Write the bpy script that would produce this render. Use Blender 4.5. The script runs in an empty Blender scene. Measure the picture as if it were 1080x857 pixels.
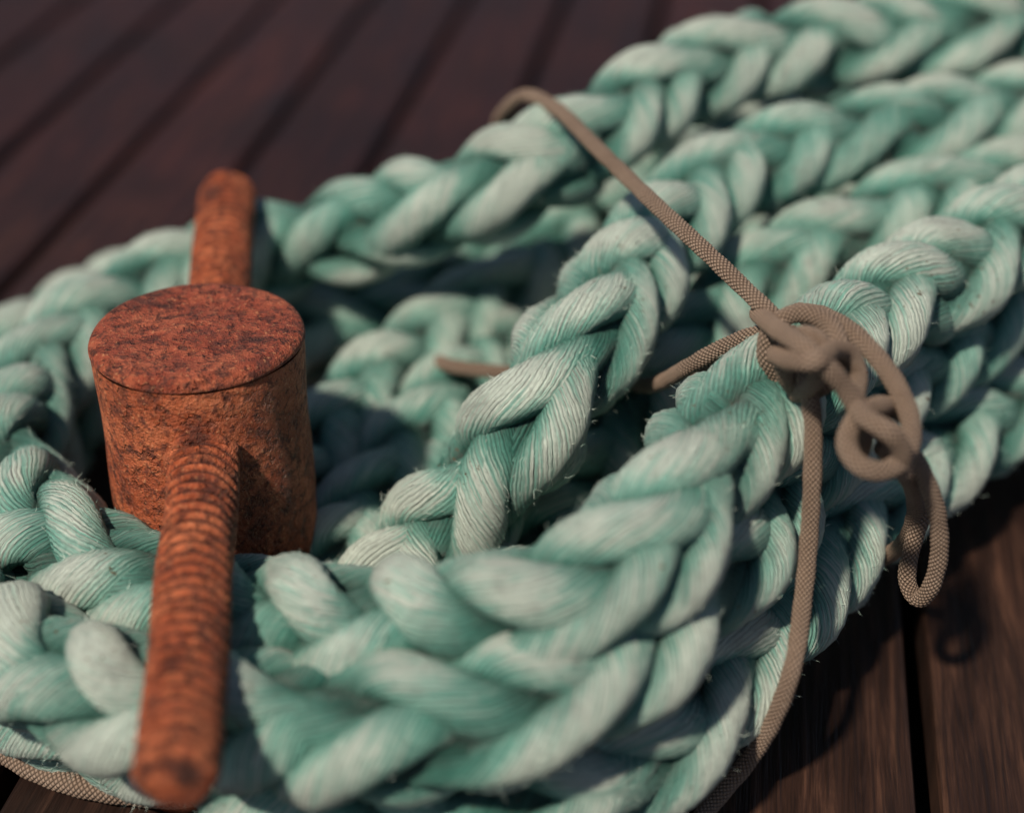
import bpy, math, random
import numpy as np
random.seed(4); rng=np.random.default_rng(4)
# Measured points: two photo bearings plus a real height above the deck, turned once into world metres.
F=1678.0; PIT=math.radians(31.5); H=0.64
SP,CP=math.sin(PIT),math.cos(PIT)
def W(name,pts):
    out=[]
    for u,v,z in pts:
        xn=(u-540)/F; yn=-(v-428)/F
        d=(H-z)/(SP-yn*CP)
        out.append((xn*d,d*(CP+yn*SP),z))
    return np.array(out)
scene=bpy.context.scene
# ---------- helpers
def link(o,parent=None):
    scene.collection.objects.link(o)
    if parent: o.parent=parent
    return o
def empty(name,loc,label,cat):
    e=bpy.data.objects.new(name,None); e.location=loc; e.empty_display_size=.05
    e["label"]=label; e["category"]=cat
    return link(e)
def catmull(P,step):
    P=np.asarray(P,float)
    Q=np.vstack([2*P[0]-P[1],P,2*P[-1]-P[-2]])
    out=[]
    for i in range(1,len(Q)-2):
        p0,p1,p2,p3=Q[i-1:i+3]
        def tj(ti,a,b): return ti+max(np.linalg.norm(b-a),1e-6)**.5
        t0=0;t1=tj(t0,p0,p1);t2=tj(t1,p1,p2);t3=tj(t2,p2,p3)
        t=np.linspace(t1,t2,24,endpoint=False)[:,None]
        A1=(t1-t)/(t1-t0)*p0+(t-t0)/(t1-t0)*p1
        A2=(t2-t)/(t2-t1)*p1+(t-t1)/(t2-t1)*p2
        A3=(t3-t)/(t3-t2)*p2+(t-t2)/(t3-t2)*p3
        B1=(t2-t)/(t2-t0)*A1+(t-t0)/(t2-t0)*A2
        B2=(t3-t)/(t3-t1)*A2+(t-t1)/(t3-t1)*A3
        out.append((t2-t)/(t2-t1)*B1+(t-t1)/(t2-t1)*B2)
    C=np.vstack(out+[P[-1:]])
    s=np.r_[0,np.cumsum(np.linalg.norm(np.diff(C,axis=0),axis=1))]
    n=max(8,int(s[-1]/step)); ss=np.linspace(0,s[-1],n+1)
    C=np.stack([np.interp(ss,s,C[:,k]) for k in range(3)],1)
    return C,ss
def smooth(C,k):
    for _ in range(k):
        D=C.copy(); D[1:-1]=.25*C[:-2]+.5*C[1:-1]+.25*C[2:]; C=D
    return C
def nrm(a): return a/np.maximum(np.linalg.norm(a,axis=-1,keepdims=True),1e-9)
def snoise(x,scale,seed,amp):
    r=np.random.default_rng(seed); y=np.zeros_like(x)
    for k in range(4):
        y+=np.sin(x*2*math.pi/(scale*r.uniform(.5,1.6))+r.uniform(0,6.28))
    return amp*y/2
class Acc:
    def __init__(s): s.v=[];s.f=[];s.uv=[];s.a=[];s.n=0
    def grid(s,V,U,Vv,att):
        n,m=V.shape[:2]
        idx=np.arange(n*m).reshape(n,m)+s.n
        nx=np.roll(idx,-1,axis=1)
        q=np.stack([idx[:-1],nx[:-1],nx[1:],idx[1:]],-1).reshape(-1,4)
        u0=np.broadcast_to(U[:-1],(n-1,m)); u1=np.broadcast_to(U[1:],(n-1,m))
        v0=np.broadcast_to(Vv[:-1,None],(n-1,m)); v1=np.broadcast_to(Vv[1:,None],(n-1,m))
        uv=np.stack([np.stack([u0,v0],-1),np.stack([u1,v0],-1),np.stack([u1,v1],-1),np.stack([u0,v1],-1)],2).reshape(-1,4,2)
        s.v.append(V.reshape(-1,3)); s.f.append(q); s.uv.append(uv); s.a.append(np.broadcast_to(att,(n,m)).reshape(-1)); s.n+=n*m
    def quads(s,V,q,uv,att):
        s.v.append(V); s.f.append(q+s.n); s.uv.append(uv); s.a.append(att); s.n+=len(V)
    def mesh(s,name,mat,origin=(0,0,0)):
        V=np.vstack(s.v)-np.array(origin); Fq=np.vstack(s.f); UV=np.vstack(s.uv).reshape(-1,2); A=np.concatenate(s.a)
        me=bpy.data.meshes.new(name)
        me.vertices.add(len(V)); me.vertices.foreach_set("co",V.astype(np.float32).ravel())
        me.loops.add(Fq.size); me.loops.foreach_set("vertex_index",Fq.astype(np.int32).ravel())
        me.polygons.add(len(Fq)); me.polygons.foreach_set("loop_start",np.arange(0,Fq.size,4,dtype=np.int32))
        me.update(calc_edges=True)
        me.polygons.foreach_set("use_smooth",np.ones(len(Fq),bool))
        uvl=me.uv_layers.new(name="UVMap"); uvl.data.foreach_set("uv",UV.astype(np.float32).ravel())
        at=me.attributes.new("wear","FLOAT","POINT"); at.data.foreach_set("value",A.astype(np.float32))  # rope wear and painted recess shade, thread valley tone, board tone
        me.materials.append(mat); me.validate()
        return me
class NT:
    def __init__(s,name):
        s.mat=bpy.data.materials.new(name); s.mat.use_nodes=True; s.t=s.mat.node_tree; s.t.nodes.clear()
        s.out=s.n("ShaderNodeOutputMaterial"); s.b=s.n("ShaderNodeBsdfPrincipled"); s.l(s.b.outputs[0],s.out.inputs[0])
    def n(s,t,**k):
        x=s.t.nodes.new(t)
        for a,b in k.items(): setattr(x,a,b)
        return x
    def l(s,a,b): s.t.links.new(a,b)
    def set(s,sock,v):
        if hasattr(v,"is_output"): s.l(v,sock)
        else: sock.default_value=v
    def m(s,op,a,b=0,c=None):
        x=s.n("ShaderNodeMath",operation=op); s.set(x.inputs[0],a); s.set(x.inputs[1],b)
        if c is not None: s.set(x.inputs[2],c)
        return x.outputs[0]
    def ramp(s,f,stops):
        x=s.n("ShaderNodeValToRGB"); s.l(f,x.inputs[0]); e=x.color_ramp.elements
        while len(e)<len(stops): e.new(.5)
        for i,(p,c) in enumerate(stops):
            e[i].position=p; e[i].color=(*c,1) if len(c)==3 else c
        return x.outputs[0]
    def mix(s,f,a,b,mode='MIX'):
        x=s.n("ShaderNodeMix",data_type='RGBA',blend_type=mode)
        s.set(x.inputs[0],f)
        for sock,v in((x.inputs[6],a),(x.inputs[7],b)):
            if isinstance(v,tuple): sock.default_value=(*v,1)
            else: s.l(v,sock)
        return x.outputs[2]
    def noise(s,vec,scale,det=4,rough=.55,dist=0):
        x=s.n("ShaderNodeTexNoise"); s.l(vec,x.inputs[0]); x.inputs["Scale"].default_value=scale
        x.inputs["Detail"].default_value=det; x.inputs["Roughness"].default_value=rough; x.inputs["Distortion"].default_value=dist
        return x.outputs[0]
    def comb(s,x,y,z=0):
        c=s.n("ShaderNodeCombineXYZ"); s.set(c.inputs[0],x); s.set(c.inputs[1],y); s.set(c.inputs[2],z); return c.outputs[0]
    def clamp(s,x):
        c=s.n("ShaderNodeClamp"); s.l(x,c.inputs[0]); return c.outputs[0]
    def bump(s,h,dist,strength=1,normal=None):
        x=s.n("ShaderNodeBump"); x.inputs["Strength"].default_value=strength; x.inputs["Distance"].default_value=dist
        s.l(h,x.inputs["Height"])
        if normal: s.l(normal,x.inputs["Normal"])
        return x.outputs[0]
g=lambda v:tuple(((c/255)/12.92 if c/255<=.04045 else ((c/255+.055)/1.055)**2.4) for c in v)
# ---------- rope material
LAY=.12
def rope_mat():
    t=NT("teal_rope_fibre")
    uv=t.n("ShaderNodeUVMap").outputs[0]; sep=t.n("ShaderNodeSeparateXYZ"); t.l(uv,sep.inputs[0])
    U,V=sep.outputs[0],sep.outputs[1]
    obj=t.n("ShaderNodeTexCoord").outputs["Object"]
    surf_tone=t.n("ShaderNodeAttribute",attribute_name="wear").outputs["Fac"]
    big=t.noise(obj,10,3); mid=t.noise(obj,45,3)
    warp=t.m('MULTIPLY',t.m('SUBTRACT',mid,.5),.05)
    ph=t.m('ADD',t.m('ADD',U,t.m('MULTIPLY',V,1/LAY)),warp)
    yarn=t.m('ABSOLUTE',t.m('SINE',t.m('MULTIPLY',ph,math.pi*29)))
    yarn=t.m('POWER',yarn,.7)
    fade=t.noise(t.comb(t.m('MULTIPLY',ph,14),t.m('MULTIPLY',V,30),7),1,3,.6)
    fadec=t.clamp(t.m('MULTIPLY',t.m('SUBTRACT',fade,.28),2.6))
    yarnf=t.m('ADD',t.m('MULTIPLY',yarn,fadec),t.m('MULTIPLY',t.m('SUBTRACT',1,fadec),.75))
    fib=t.noise(t.comb(t.m('MULTIPLY',ph,170),t.m('MULTIPLY',V,55),0),1,4,.7)
    fib2=t.noise(t.comb(t.m('MULTIPLY',ph,55),t.m('MULTIPLY',V,26),3),1,3,.65)
    h=t.m('ADD',t.m('MULTIPLY',yarnf,.9),t.m('ADD',t.m('MULTIPLY',fib,1.1),t.m('MULTIPLY',fib2,.9)))
    w=t.m('ADD',surf_tone,t.m('MULTIPLY',t.m('SUBTRACT',big,.5),.9))
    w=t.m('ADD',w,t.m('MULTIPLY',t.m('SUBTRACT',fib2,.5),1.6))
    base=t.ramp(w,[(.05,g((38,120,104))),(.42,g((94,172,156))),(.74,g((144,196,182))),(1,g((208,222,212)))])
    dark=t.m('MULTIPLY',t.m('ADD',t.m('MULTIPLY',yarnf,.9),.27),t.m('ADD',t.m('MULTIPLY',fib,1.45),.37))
    dark=t.m('MULTIPLY',dark,t.m('ADD',t.m('MULTIPLY',surf_tone,.8),.25))  # recess shade painted into the colour, darker towards the rope core
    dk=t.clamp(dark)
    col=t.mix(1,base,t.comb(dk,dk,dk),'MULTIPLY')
    gr=t.noise(obj,26,6,.72,.4)
    col=t.mix(t.ramp(gr,[(.54,(0,0,0)),(.78,(.55,.55,.55))]),col,g((112,108,106)))
    sp=t.noise(obj,270,2,.5); sp2=t.noise(obj,16,2)
    spk=t.m('MULTIPLY',t.ramp(sp,[(.66,(0,0,0)),(.71,(1,1,1))]),t.ramp(sp2,[(.51,(0,0,0)),(.62,(.95,.95,.95))]))
    col=t.mix(spk,col,g((98,70,34)))
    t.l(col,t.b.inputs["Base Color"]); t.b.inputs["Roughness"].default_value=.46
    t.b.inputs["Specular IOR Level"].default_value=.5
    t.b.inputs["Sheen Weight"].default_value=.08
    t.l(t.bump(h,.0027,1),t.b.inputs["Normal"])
    return t.mat
ROPE=rope_mat()
def rope(name,P,parent,seed,pitch=.272,psi=0.,scale=1.,fuzz=8000,label=None):
    C,ss=catmull(P,.02); C=smooth(C,3)
    C,ss=catmull(C,.0045); C=smooth(C,2)
    T=nrm(np.gradient(C,axis=0))
    up=np.array([0,0,1.]); N=nrm(up-T*(T@up)[:,None]); B=np.cross(T,N)
    R0,A,rs=.0178*scale,.0084*scale,.0143*scale
    acc=Acc(); M=30; ang=np.linspace(0,2*math.pi,M+1)
    warp=snoise(ss,.5,seed*7+1,.35)
    psi=psi+snoise(ss,.9,seed*5+3,.18)
    allP=[];allN=[];allT=[]
    k=0
    for s in(1,-1):
        for phi in(0,math.pi):
            for m in(-1,1):
                k+=1
                a=2*math.pi*ss/pitch+phi+m*.66+warp*s+snoise(ss,.16,seed*31+k,.14)
                th=s*a
                r=(R0+s*A*np.cos(2*th))*(1+snoise(ss,.12,seed*13+k,.10))
                th2=th+psi
                S=C+N*(r*np.cos(th2))[:,None]+B*(r*np.sin(th2))[:,None]
                t=nrm(np.gradient(S,axis=0))
                o=S-C; o=nrm(o-t*(o*t).sum(1)[:,None]); b=np.cross(t,o)
                rad=rs*(1+snoise(ss,.09,seed*17+k,.07))
                rad[0]*=.05; rad[-1]*=.05; rad[1]*=.7; rad[-2]*=.7
                ca,sa=np.cos(ang[:-1]),np.sin(ang[:-1])
                ring=(o[:,None,:]*ca[None,:,None]*.96+b[:,None,:]*sa[None,:,None]*1.05)
                A2=ang[:-1][None,:]+2*math.pi*ss[:,None]/LAY
                lob=1+.030*np.cos(10*A2)+.026*np.cos(4*A2+snoise(ss,.05,seed+k,1.)[:,None])
                V=S[:,None,:]+ring*(rad[:,None]*lob)[:,:,None]
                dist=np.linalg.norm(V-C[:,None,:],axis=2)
                att=np.clip((dist/scale-.020)/(.018),0,1)  # outer fibres worn pale; low values also drive the painted recess shade
                L=np.r_[0,np.cumsum(np.linalg.norm(np.diff(S,axis=0),axis=1))]+k*.37
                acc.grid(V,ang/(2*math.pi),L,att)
                sel=dist>.029*scale
                allP.append(V[sel]); allN.append(nrm(V-S[:,None,:])[sel]); allT.append(np.broadcast_to(t[:,None,:],V.shape)[sel])
    PP,NN,TT=map(np.vstack,(allP,allN,allT)); r=np.random.default_rng(seed)
    i=r.integers(0,len(PP),fuzz); p,n,t=PP[i],NN[i],TT[i]
    ln=r.uniform(.002,.006,fuzz)[:,None]*r.choice([1,1,1,1,1.6],fuzz)[:,None]
    d=nrm(t*r.uniform(-1,1,fuzz)[:,None]+n*r.uniform(.05,.5,fuzz)[:,None]+r.normal(0,.3,(fuzz,3)))
    d2=nrm(d+r.normal(0,.6,(fuzz,3)))
    wd=nrm(np.cross(d,r.normal(0,1,(fuzz,3))))*.00009
    p1=p+d*ln*.5; p2=p1+d2*ln*.5
    V=np.stack([p-wd-n*.0005,p+wd-n*.0005,p1-wd,p1+wd,p2-wd*.3,p2+wd*.3],1).reshape(-1,3)
    base=np.arange(fuzz)[:,None]*6
    q=np.concatenate([base+np.array([[0,1,3,2]]),base+np.array([[2,3,5,4]])])
    uv=np.broadcast_to(np.stack([np.full(len(q),.0227),r.uniform(0,3,len(q))],-1)[:,None,:],(len(q),4,2))
    acc.quads(V,q,uv,np.ones(len(V)))
    o=bpy.data.objects.new(name,acc.mesh(name,ROPE,parent.location)); 
    if label:o["label"]=label
    return link(o,parent)
RE=empty("mooring_rope",(0.05,.9,0),"thick teal plaited mooring rope bundled in turns around a rusty bollard","rope")
runs={
'A':([(1500,0,.23),(1330,-5,.24),(1130,16,.242),(1000,36,.243),(870,48,.243),(760,68,.238),(665,115,.226),(575,176,.205),(480,212,.182),(390,235,.155),(300,258,.125),(225,280,.106),(150,312,.10),(85,352,.095),(28,410,.092),(2,475,.092),(25,545,.098),(95,600,.104),(190,640,.106),(300,660,.115),(420,668,.135),(540,655,.155),(635,620,.17),(695,560,.178),(740,490,.183),(800,430,.185),(870,370,.187),(960,312,.187),(1050,258,.187),(1180,190,.187),(1400,90,.187)],0.0),
'C':([(1450,20,.2),(1250,84,.2),(1100,116,.2),(960,140,.2),(850,160,.197),(755,196,.19),(685,260,.185),(630,340,.175),(575,425,.155),(515,505,.11),(450,575,.07),(400,640,.045),(330,720,.042)],.25),
'E':([(1450,90,.14),(1250,150,.15),(1120,180,.16),(1000,215,.165),(900,250,.16),(800,300,.14),(725,365,.115),(665,440,.09),(610,515,.06),(560,585,.045),(500,670,.042)],.1),
'H':([(900,110,.14),(760,170,.125),(640,215,.105),(540,258,.08),(450,292,.066),(360,310,.06),(270,316,.045),(200,310,.043),(110,325,.043),(20,372,.043),(-60,430,.045),(-110,520,.05),(-80,610,.07),(10,686,.098),(100,730,.104),(200,754,.105),(320,768,.11),(440,768,.12),(560,742,.125),(650,690,.13),(720,630,.132),(775,555,.132),(830,490,.132),(900,430,.132),(1000,360,.132),(1100,300,.13),(1250,225,.13),(1450,140,.12)],.0),
'G':([(-140,560,.042),(-100,640,.042),(-30,700,.042),(60,742,.042),(180,782,.042),(330,830,.042),(480,860,.045),(600,845,.055),(690,785,.062),(768,700,.067),(830,620,.07),(890,560,.072),(960,500,.07),(1050,440,.07),(1150,380,.068),(1350,290,.06),(1500,230,.05)],-.1),
'D':([(760,150,.14),(640,228,.10),(542,298,.078),(445,368,.065),(365,440,.055),(305,530,.045),(270,640,.042)],.3),
'D2':([(860,150,.1),(700,215,.06),(620,275,.05),(555,335,.05),(490,405,.05),(430,485,.048),(375,560,.042),(320,690,.042)],.3),
'D3':([(860,250,.06),(760,280,.055),(650,330,.045),(580,400,.042),(525,470,.042),(470,540,.042),(420,640,.042)],.0),
'K':([(620,240,.045),(500,310,.042),(400,352,.042),(300,358,.042),(200,358,.042),(125,388,.042),(65,438,.042),(25,505,.042),(15,580,.042),(60,650,.042),(150,690,.042)],.2),
'L':([(1450,200,.05),(1250,250,.06),(1100,290,.07),(980,340,.07),(860,420,.06),(780,500,.045),(720,580,.042),(650,680,.042)],.1),
'L2':([(1450,110,.06),(1250,130,.08),(1100,170,.09),(960,215,.09),(850,255,.085),(750,320,.06),(700,390,.045),(640,470,.042)],.1),
'L3':([(1450,60,.12),(1250,50,.14),(1100,90,.15),(950,106,.155),(820,136,.145),(700,200,.12)],.1),
}
for i,(k,(pts,psi)) in enumerate(runs.items()):
    rope("rope_turn",W(k,pts),RE,i+1,psi=psi)
# ---------- cord
NC,KC=10,320
def cord_mat(name,c1,c2,c3):
    t=NT(name)
    uv=t.n("ShaderNodeUVMap").outputs[0]; sep=t.n("ShaderNodeSeparateXYZ"); t.l(uv,sep.inputs[0])
    U,V=sep.outputs[0],sep.outputs[1]; obj=t.n("ShaderNodeTexCoord").outputs["Object"]
    p=t.m('SINE',t.m('MULTIPLY',t.m('ADD',t.m('MULTIPLY',U,NC),t.m('MULTIPLY',V,KC)),math.pi))
    q=t.m('SINE',t.m('MULTIPLY',t.m('SUBTRACT',t.m('MULTIPLY',U,NC),t.m('MULTIPLY',V,KC)),math.pi))
    h=t.m('POWER',t.m('ABSOLUTE',t.m('MULTIPLY',p,q)),.5)
    n=t.noise(obj,900,3); n2=t.noise(obj,30,4)
    col=t.mix(n2,c1,c2)
    k=t.m('MULTIPLY',t.m('ADD',t.m('MULTIPLY',h,.95),.22),t.m('ADD',n,.5))
    col=t.mix(t.clamp(k),c3,col)
    t.l(col,t.b.inputs["Base Color"]); t.b.inputs["Roughness"].default_value=.55
    t.l(t.bump(t.m('ADD',h,t.m('MULTIPLY',n,.4)),.0010,1),t.b.inputs["Normal"])
    return t.mat
CORD=cord_mat("taupe_braided_cord",g((154,134,118)),g((106,86,72)),g((36,25,20)))
def cord(name,P,parent,r=.0047,label=None):
    C,ss=catmull(P,.003); C=smooth(C,3); C,ss=catmull(C,.0007)
    T=nrm(np.gradient(C,axis=0)); N=np.zeros_like(T)
    n=np.cross(T[0],[.3,.2,1]); n/=np.linalg.norm(n)
    for i in range(len(T)):
        n=n-T[i]*np.dot(n,T[i]); n/=np.linalg.norm(n); N[i]=n
    B=np.cross(T,N); M=48; ang=np.linspace(0,2*math.pi,M+1); u=ang[:-1]/(2*math.pi)
    pp=np.sin(math.pi*(NC*u[None]+KC*ss[:,None])); qq=np.sin(math.pi*(NC*u[None]-KC*ss[:,None]))
    h=np.sqrt(np.abs(pp*qq))
    rr=r*(1+snoise(ss,.03,3,.03))[:,None]-.0004+.0007*h
    rr[0]*=.05; rr[-1]*=.05
    V=C[:,None]+(N[:,None]*np.cos(ang[:-1])[None,:,None]+B[:,None]*np.sin(ang[:-1])[None,:,None])*rr[:,:,None]
    acc=Acc(); acc.grid(V,ang/(2*math.pi),ss,np.ones((1,1)))
    o=bpy.data.objects.new(name,acc.mesh(name,CORD,parent.location))
    if label:o["label"]=label
    return link(o,parent)
CE=empty("tie_cord",(.2,.95,0),"thin brown braided cord knotted around the teal rope bundle","cord")
cord("cord_wrap",W('cw',[(545,200,.10),(528,150,.16),(530,120,.212),(552,101,.238),(585,113,.252),(630,156,.257),(690,214,.253),(750,270,.248),(800,318,.240),(828,345,.236)]),CE)
cord("cord_wrap",W('cw2',[(838,352,.226),(810,350,.222),(770,362,.205),(728,385,.180),(690,405,.14),(640,400,.10),(560,395,.095),(510,390,.096),(475,385,.092),(455,372,.07),(440,345,.045)]),CE,label="shaded brown cord running inside the rope bundle")
cord("cord_wrap",W('cw3',[(836,362,.224),(800,364,.214),(764,378,.19),(738,398,.16),(728,430,.11),(740,480,.07)]),CE)
def low(pts,dz): return [(u,v,z-dz) for u,v,z in pts]
cord("knot",W('kn',low([(822,400,.236),(808,376,.252),(813,346,.268),(840,329,.276),(872,338,.276),(886,366,.270),(876,398,.256),(852,414,.236)],.030)),CE,r=.0050)
cord("knot",W('kn1',low([(840,412,.240),(827,390,.260),(828,368,.274),(845,352,.286),(865,358,.286),(870,382,.276),(857,404,.260),(840,414,.240)],.030)),CE,r=.0050)
cord("knot",W('kn3',low([(800,330,.262),(820,347,.284),(845,363,.296),(868,382,.290),(889,406,.276),(905,432,.262),(912,460,.246),(900,486,.226)],.032)),CE,r=.0050)
cord("knot",W('kn4',low([(818,374,.270),(838,380,.288),(860,380,.294),(880,368,.284),(896,372,.276),(905,392,.266),(902,416,.262),(912,440,.268),(934,452,.268),(950,470,.256),(952,498,.236)],.032)),CE,r=.0050)
cord("knot",W('kn2',low([(842,328,.258),(872,334,.274),(903,353,.278),(929,381,.273),(949,412,.266),(961,446,.258),(955,480,.252),(930,497,.250),(904,489,.254),(892,464,.260),(903,440,.268),(924,428,.266),(944,430,.252),(960,440,.236)],.038)),CE,r=.0050)
cord("cord_loop",W('lp',[(925,440,.215),(952,466,.205),(974,500,.185),(989,545,.155),(990,590,.125),(980,622,.102),(968,632,.09),(957,616,.095),(962,575,.118),(974,535,.143),(966,500,.170),(948,472,.195),(930,455,.21)]),CE)
cord("cord_loop",W('lp2',[(930,470,.205),(956,500,.18),(966,530,.15),(960,560,.12),(944,580,.085),(920,590,.05),(895,580,.025)]),CE)
cord("cord_tail",W('tl',[(842,372,.232),(850,400,.226),(857,440,.205),(857,500,.176),(853,570,.142),(846,640,.116),(838,695,.102),(819,752,.070),(788,803,.032),(750,848,.010),(700,910,.007),(640,960,.007)]),CE,label="long loose end of the cord trailing onto the deck")
C2=empty("tie_cord",(-.3,.75,0),"brown braided cord passing beneath the lowest rope turn on the deck","cord")
cord("cord_length",W('c2',[(-60,760,.007),(5,792,.008),(40,812,.008),(80,826,.008),(130,835,.008),(200,838,.008),(260,820,.007)]),C2,r=.0065)
# ---------- rust
def rust_mat(name,a,b,c,sc=1):
    t=NT(name); obj=t.n("ShaderNodeTexCoord").outputs["Object"]
    surf_tone=t.n("ShaderNodeAttribute",attribute_name="wear").outputs["Fac"]
    n1=t.noise(obj,34*sc,7,.7,.3); n2=t.noise(obj,170,5,.75,.3); n3=t.noise(obj,520,3,.6)
    pit=t.ramp(t.noise(obj,110,4,.65,.2),[(.54,(1,1,1)),(.62,(0,0,0))])
    col=t.ramp(n1,[(.32,c),(.46,a),(.62,b)])
    col=t.mix(t.ramp(n2,[(.50,(0,0,0)),(.61,(.88,.88,.88))]),col,c)
    col=t.mix(t.ramp(n3,[(.6,(0,0,0)),(.68,(.55,.55,.55))]),col,g((226,160,114)))
    col=t.mix(t.m('ADD',t.m('MULTIPLY',pit,.5),.5),g((66,30,21)),col)
    col=t.mix(surf_tone,g((64,28,18)),col)  # darker rust colour in the thread valleys
    t.l(col,t.b.inputs["Base Color"])
    t.l(t.ramp(n2,[(.3,(.40,)*3),(.7,(.78,)*3)]),t.b.inputs["Roughness"]); t.b.inputs["Specular IOR Level"].default_value=.5
    h=t.m('ADD',t.m('MULTIPLY',n1,1.3),t.m('ADD',t.m('MULTIPLY',n2,1.3),t.m('MULTIPLY',n3,.5)))
    h=t.m('ADD',h,t.m('MULTIPLY',pit,.6))
    t.l(t.bump(h,.0036,1),t.b.inputs["Normal"]); return t.mat
RUST=rust_mat("rusted_iron",g((168,80,44)),g((200,112,72)),g((90,42,29)))
RUSTT=rust_mat("rusted_iron_top",g((146,64,40)),g((176,92,62)),g((80,39,31)))
bw=W('bol',[(207,347,.21)])[0]
BE=empty("bollard",(bw[0],bw[1],0),"rusty orange iron bollard with a ribbed crossbar standing among rope turns","bollard")
def lathe(name,prof,parent,mat,loc,M=96,mod=None):
    prof=np.array(prof,float); ang=np.linspace(0,2*math.pi,M+1); a=ang[:-1]
    V=np.zeros((len(prof),M,3)); V[...,0]=prof[:,0:1]*np.cos(a); V[...,1]=prof[:,0:1]*np.sin(a); V[...,2]=prof[:,1:2]
    if mod: V=mod(V,a)
    acc=Acc(); acc.grid(V,ang,prof[:,1].copy(),np.ones((1,1)))
    o=bpy.data.objects.new(name,acc.mesh(name,mat)); o.location=loc; return link(o,parent)
R=.0592
def dent(V,a):
    k=1+.006*np.sin(3*a+1)[None,:,None]*1+.004*np.sin(7*a+V[...,2].mean()*40)[None,:,None]
    V=V.copy(); V[...,:2]*=k[...,:1]
    return V
prof=[(R*.2,0.012),(R,.012)]+[(R+.0006*math.sin(z*70),z) for z in np.linspace(.013,.203,40)]
lathe("post",prof,BE,RUST,(0,0,0),mod=dent)
top=[(R+.0003,.2035),(R+.0010,.2045),(R+.0010,.2060),(R+.0002,.2080),(R-.0016,.2097),(R-.0048,.2108)]+[(x,.2104+.0009*math.sin(x*160)) for x in np.linspace(R-.008,.0,14)]
lathe("cap",top,BE,RUSTT,(0,0,0),mod=dent)
lathe("base_plate",[(0,.0005),(.085,.0005),(.088,.003),(.088,.010),(.086,.0125),(0,.0125)],BE,RUST,(0,0,0))
e=W('bar',[(240,203,.168),(186,828,.150)])
def bar():
    a,b=e; L=np.linalg.norm(b-a); d=(b-a)/L
    n=int(L/.0005); s=np.linspace(0,L,n); N=np.array([0,0,1.]); N=N-d*(N@d); N/=np.linalg.norm(N); B=np.cross(d,N)
    M=64; ang=np.linspace(0,2*math.pi,M+1); u=ang[:-1]
    r0=np.interp(s,[0,L*.5,L],[.0170,.0162,.0152])
    ph=math.pi*s[:,None]/.0085+u[None]*.5
    saw=np.abs(np.sin(ph))
    rid=.0036*saw**.8*(1+.12*np.sin(3*u[None]+s[:,None]*50))
    rr=r0[:,None]+rid+.0003*np.sin(5*u[None]+s[:,None]*60)
    endf=np.minimum(1,np.sqrt(np.clip(np.minimum(s,L-s)/.006,0,1)))[:,None]
    rr=rr*(.55+.45*endf); rr[0]=0; rr[-1]=0
    P=a+d*s[:,None]
    V=P[:,None]+(N*np.cos(u)[:,None]+B*np.sin(u)[:,None])[None]*rr[:,:,None]
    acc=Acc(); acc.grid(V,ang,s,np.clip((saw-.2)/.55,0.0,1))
    o=bpy.data.objects.new("crossbar",acc.mesh("crossbar",RUST,BE.location)); return link(o,BE)
bar()
a,b=e; d=(b-a)/np.linalg.norm(b-a)
tt=(bw[1]-R*.98-a[1])/d[1]; c=a+d*tt
def collar():
    M=96; K=14; ang=np.linspace(0,2*math.pi,M+1); N=np.array([0,0,1.]); N=N-d*(N@d); N/=np.linalg.norm(N); B=np.cross(d,N)
    V=np.zeros((M+1,K,3)); kk=np.linspace(0,2*math.pi,K,endpoint=False)
    for i,x in enumerate(ang):
        rad=N*math.cos(x)+B*math.sin(x); rr=.0028*(1+.2*math.sin(5*x)+.12*math.sin(11*x+1))
        off=-.0059+R-math.sqrt(max(R*R-(.019*math.sin(x))**2,0))
        cc=c-d*(off+.0045)+rad*.0190
        V[i]=cc+(rad[None]*np.cos(kk)[:,None]+d[None]*np.sin(kk)[:,None])*rr
    acc=Acc(); acc.grid(V,np.linspace(0,1,K+1),ang,np.full((1,1),.7))
    o=bpy.data.objects.new("weld_collar",acc.mesh("weld_collar",RUST,BE.location)); link(o,BE)
collar()
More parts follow.
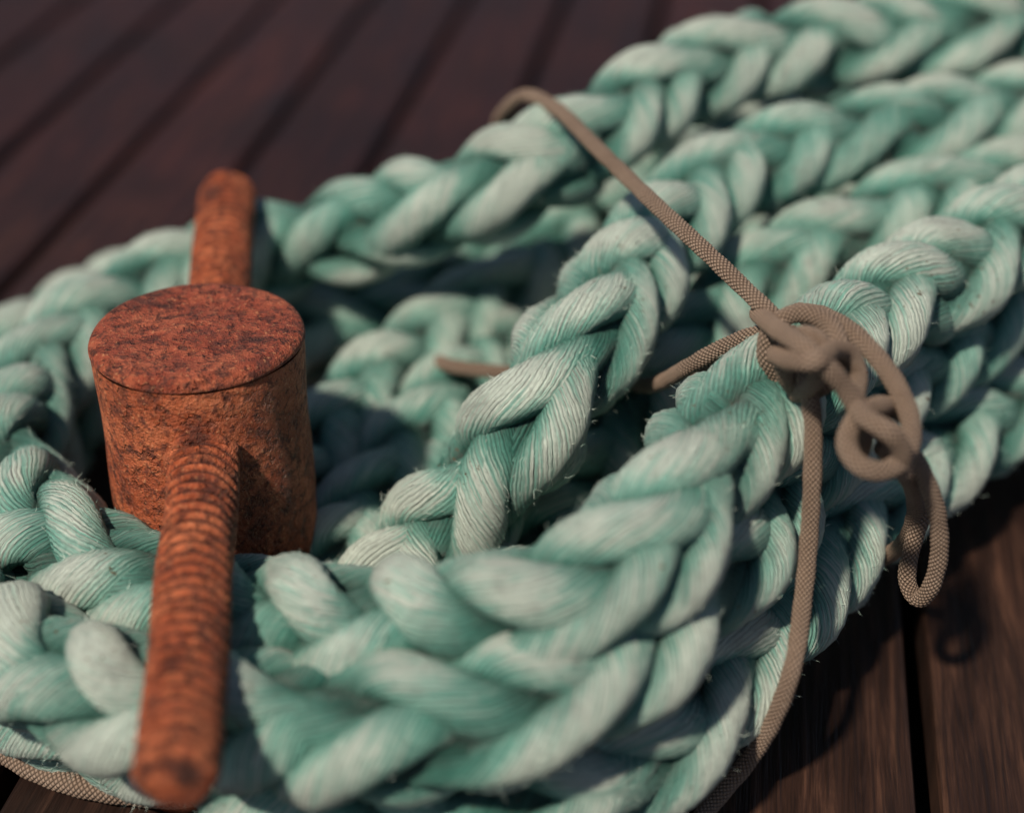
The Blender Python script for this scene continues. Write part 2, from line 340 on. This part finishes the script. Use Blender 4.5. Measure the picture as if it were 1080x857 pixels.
# ---------- deck
def deck_mat():
    t=NT("stained_deck_wood"); uv=t.n("ShaderNodeUVMap").outputs[0]; sep=t.n("ShaderNodeSeparateXYZ"); t.l(uv,sep.inputs[0])
    U,V=sep.outputs[0],sep.outputs[1]; wid=t.n("ShaderNodeAttribute",attribute_name="wear").outputs["Fac"]
    vec=t.comb(t.m('MULTIPLY',U,90),t.m('MULTIPLY',V,6),t.m('MULTIPLY',wid,40))
    g1=t.noise(vec,1,5,.65,.8)
    g2=t.noise(t.comb(t.m('MULTIPLY',U,420),t.m('MULTIPLY',V,14),t.m('MULTIPLY',wid,17)),1,3,.6)
    obj=t.n("ShaderNodeTexCoord").outputs["Object"]; bl=t.noise(obj,6,5,.6)
    kn=t.ramp(t.noise(t.comb(t.m('MULTIPLY',U,26),t.m('MULTIPLY',V,9),t.m('MULTIPLY',wid,60)),1,2,.5),[(.70,(0,0,0)),(.76,(.8,.8,.8))])
    px=t.n("ShaderNodeSeparateXYZ"); t.l(obj,px.inputs[0])
    far=t.clamp(t.m('ADD',t.m('MULTIPLY',t.m('SUBTRACT',px.outputs[1],.9),1.6),t.m('MULTIPLY',t.m('SUBTRACT',bl,.5),.8)))
    brown=t.ramp(g1,[(.3,g((24,15,12))),(.5,g((50,32,25))),(.74,g((88,60,46)))])
    red=t.ramp(g1,[(.3,g((34,16,15))),(.5,g((54,26,24))),(.74,g((78,42,37)))])
    col=t.mix(far,brown,red)
    col=t.mix(t.ramp(g2,[(.45,(0,0,0)),(.62,(.7,.7,.7))]),col,g((24,14,11)))
    col=t.mix(t.ramp(bl,[(.45,(0,0,0)),(.7,(.6,.6,.6))]),col,g((26,16,13)))
    col=t.mix(kn,col,g((20,11,9)))
    tint=t.m('ADD',t.m('MULTIPLY',wid,.6),.6)
    col=t.mix(1,col,t.comb(tint,tint,tint),'MULTIPLY')
    t.l(col,t.b.inputs["Base Color"]); t.l(t.ramp(g1,[(.3,(.42,)*3),(.7,(.62,)*3)]),t.b.inputs["Roughness"])
    t.b.inputs["Specular IOR Level"].default_value=.35
    t.l(t.bump(t.m('ADD',g1,t.m('MULTIPLY',g2,.6)),.002,.9),t.b.inputs["Normal"]); return t.mat
DK=deck_mat()
pt=W('gap',[(970,720,0.0)])[0]; yaw=math.radians(8.95); dv=np.array([math.sin(yaw),math.cos(yaw),0]); pv=np.array([math.cos(yaw),-math.sin(yaw),0])
SPC=.1275; gap=.012
acc=Acc()
for i in range(-26,22):
    x0=i*SPC+gap/2; x1=(i+1)*SPC-gap/2; bv=.004; w=rng.random(); dz=rng.uniform(-.0012,0)
    sec=np.array([(x0,-.03),(x0,-bv),(x0+bv*.3,-bv*.3),(x0+bv,0),(x1-bv,0),(x1-bv*.3,-bv*.3),(x1,-bv),(x1,-.03)])
    us=np.r_[sec[:,0],sec[0,0]]
    ys=np.linspace(-1.2,5.5,60)
    V=pt[None,None]*np.array([1,1,0])+dv[None,None]*ys[:,None,None]+pv[None,None]*(sec[:,0]+0)[None,:,None]+np.array([0,0,1.])*(sec[:,1]+dz)[None,:,None]
    V=V+pv[None,None]*(.0012*np.sin(ys*2.1+i))[:,None,None]
    acc.grid(V,us,ys,np.full((1,1),w))
me=acc.mesh("wooden_deck",DK)
me.polygons.foreach_set("use_smooth",np.zeros(len(me.polygons),bool))
o=link(bpy.data.objects.new("wooden_deck",me)); o["kind"]="structure"; o["label"]="dark reddish brown wooden deck boards with gaps"; o["category"]="deck"
t=NT("dark_underside"); t.b.inputs["Base Color"].default_value=(.006,.005,.005,1); t.b.inputs["Roughness"].default_value=.9  # near-black colour stands in for the shade under the deck
me=bpy.data.meshes.new("ground"); me.from_pydata([(-6,-3,-.12),(6,-3,-.12),(6,8,-.12),(-6,8,-.12)],[],[(0,1,2,3)]); me.materials.append(t.mat)
o=link(bpy.data.objects.new("ground",me)); o["kind"]="structure"; o["label"]="dark ground beneath the deck boards"; o["category"]="ground"
# ---------- light
sd=np.array([-.27,-.36,.58]); sd/=np.linalg.norm(sd)
el=math.asin(sd[2]); rot=math.atan2(sd[0],sd[1])
w=bpy.data.worlds.new("World"); scene.world=w; w.use_nodes=True; nt=w.node_tree
sky=nt.nodes.new("ShaderNodeTexSky"); sky.sky_type='NISHITA'; sky.sun_disc=False; sky.sun_elevation=el; sky.sun_rotation=rot
bg=nt.nodes["Background"]; nt.links.new(sky.outputs[0],bg.inputs[0]); bg.inputs[1].default_value=.055
L=bpy.data.lights.new("sun","SUN"); L.energy=5.0; L.angle=math.radians(3.5); L.color=(1,.88,.72)
lo=bpy.data.objects.new("sun",L); link(lo)
import mathutils
lo.rotation_euler=mathutils.Vector(tuple(sd)).to_track_quat('Z','Y').to_euler()
cam=bpy.data.cameras.new("camera"); co=link(bpy.data.objects.new("camera",cam)); co.location=(0,0,H); co.rotation_euler=(math.radians(90)-PIT,0,0)
cam.lens=F/1080*36; cam.sensor_width=36; cam.clip_start=.02; cam.clip_end=100
cam.dof.use_dof=True; cam.dof.focus_distance=.88; cam.dof.aperture_fstop=2.1; cam.dof.aperture_blades=0
scene.camera=co
scene.view_settings.view_transform='Standard'; scene.view_settings.look='None'; scene.view_settings.exposure=0
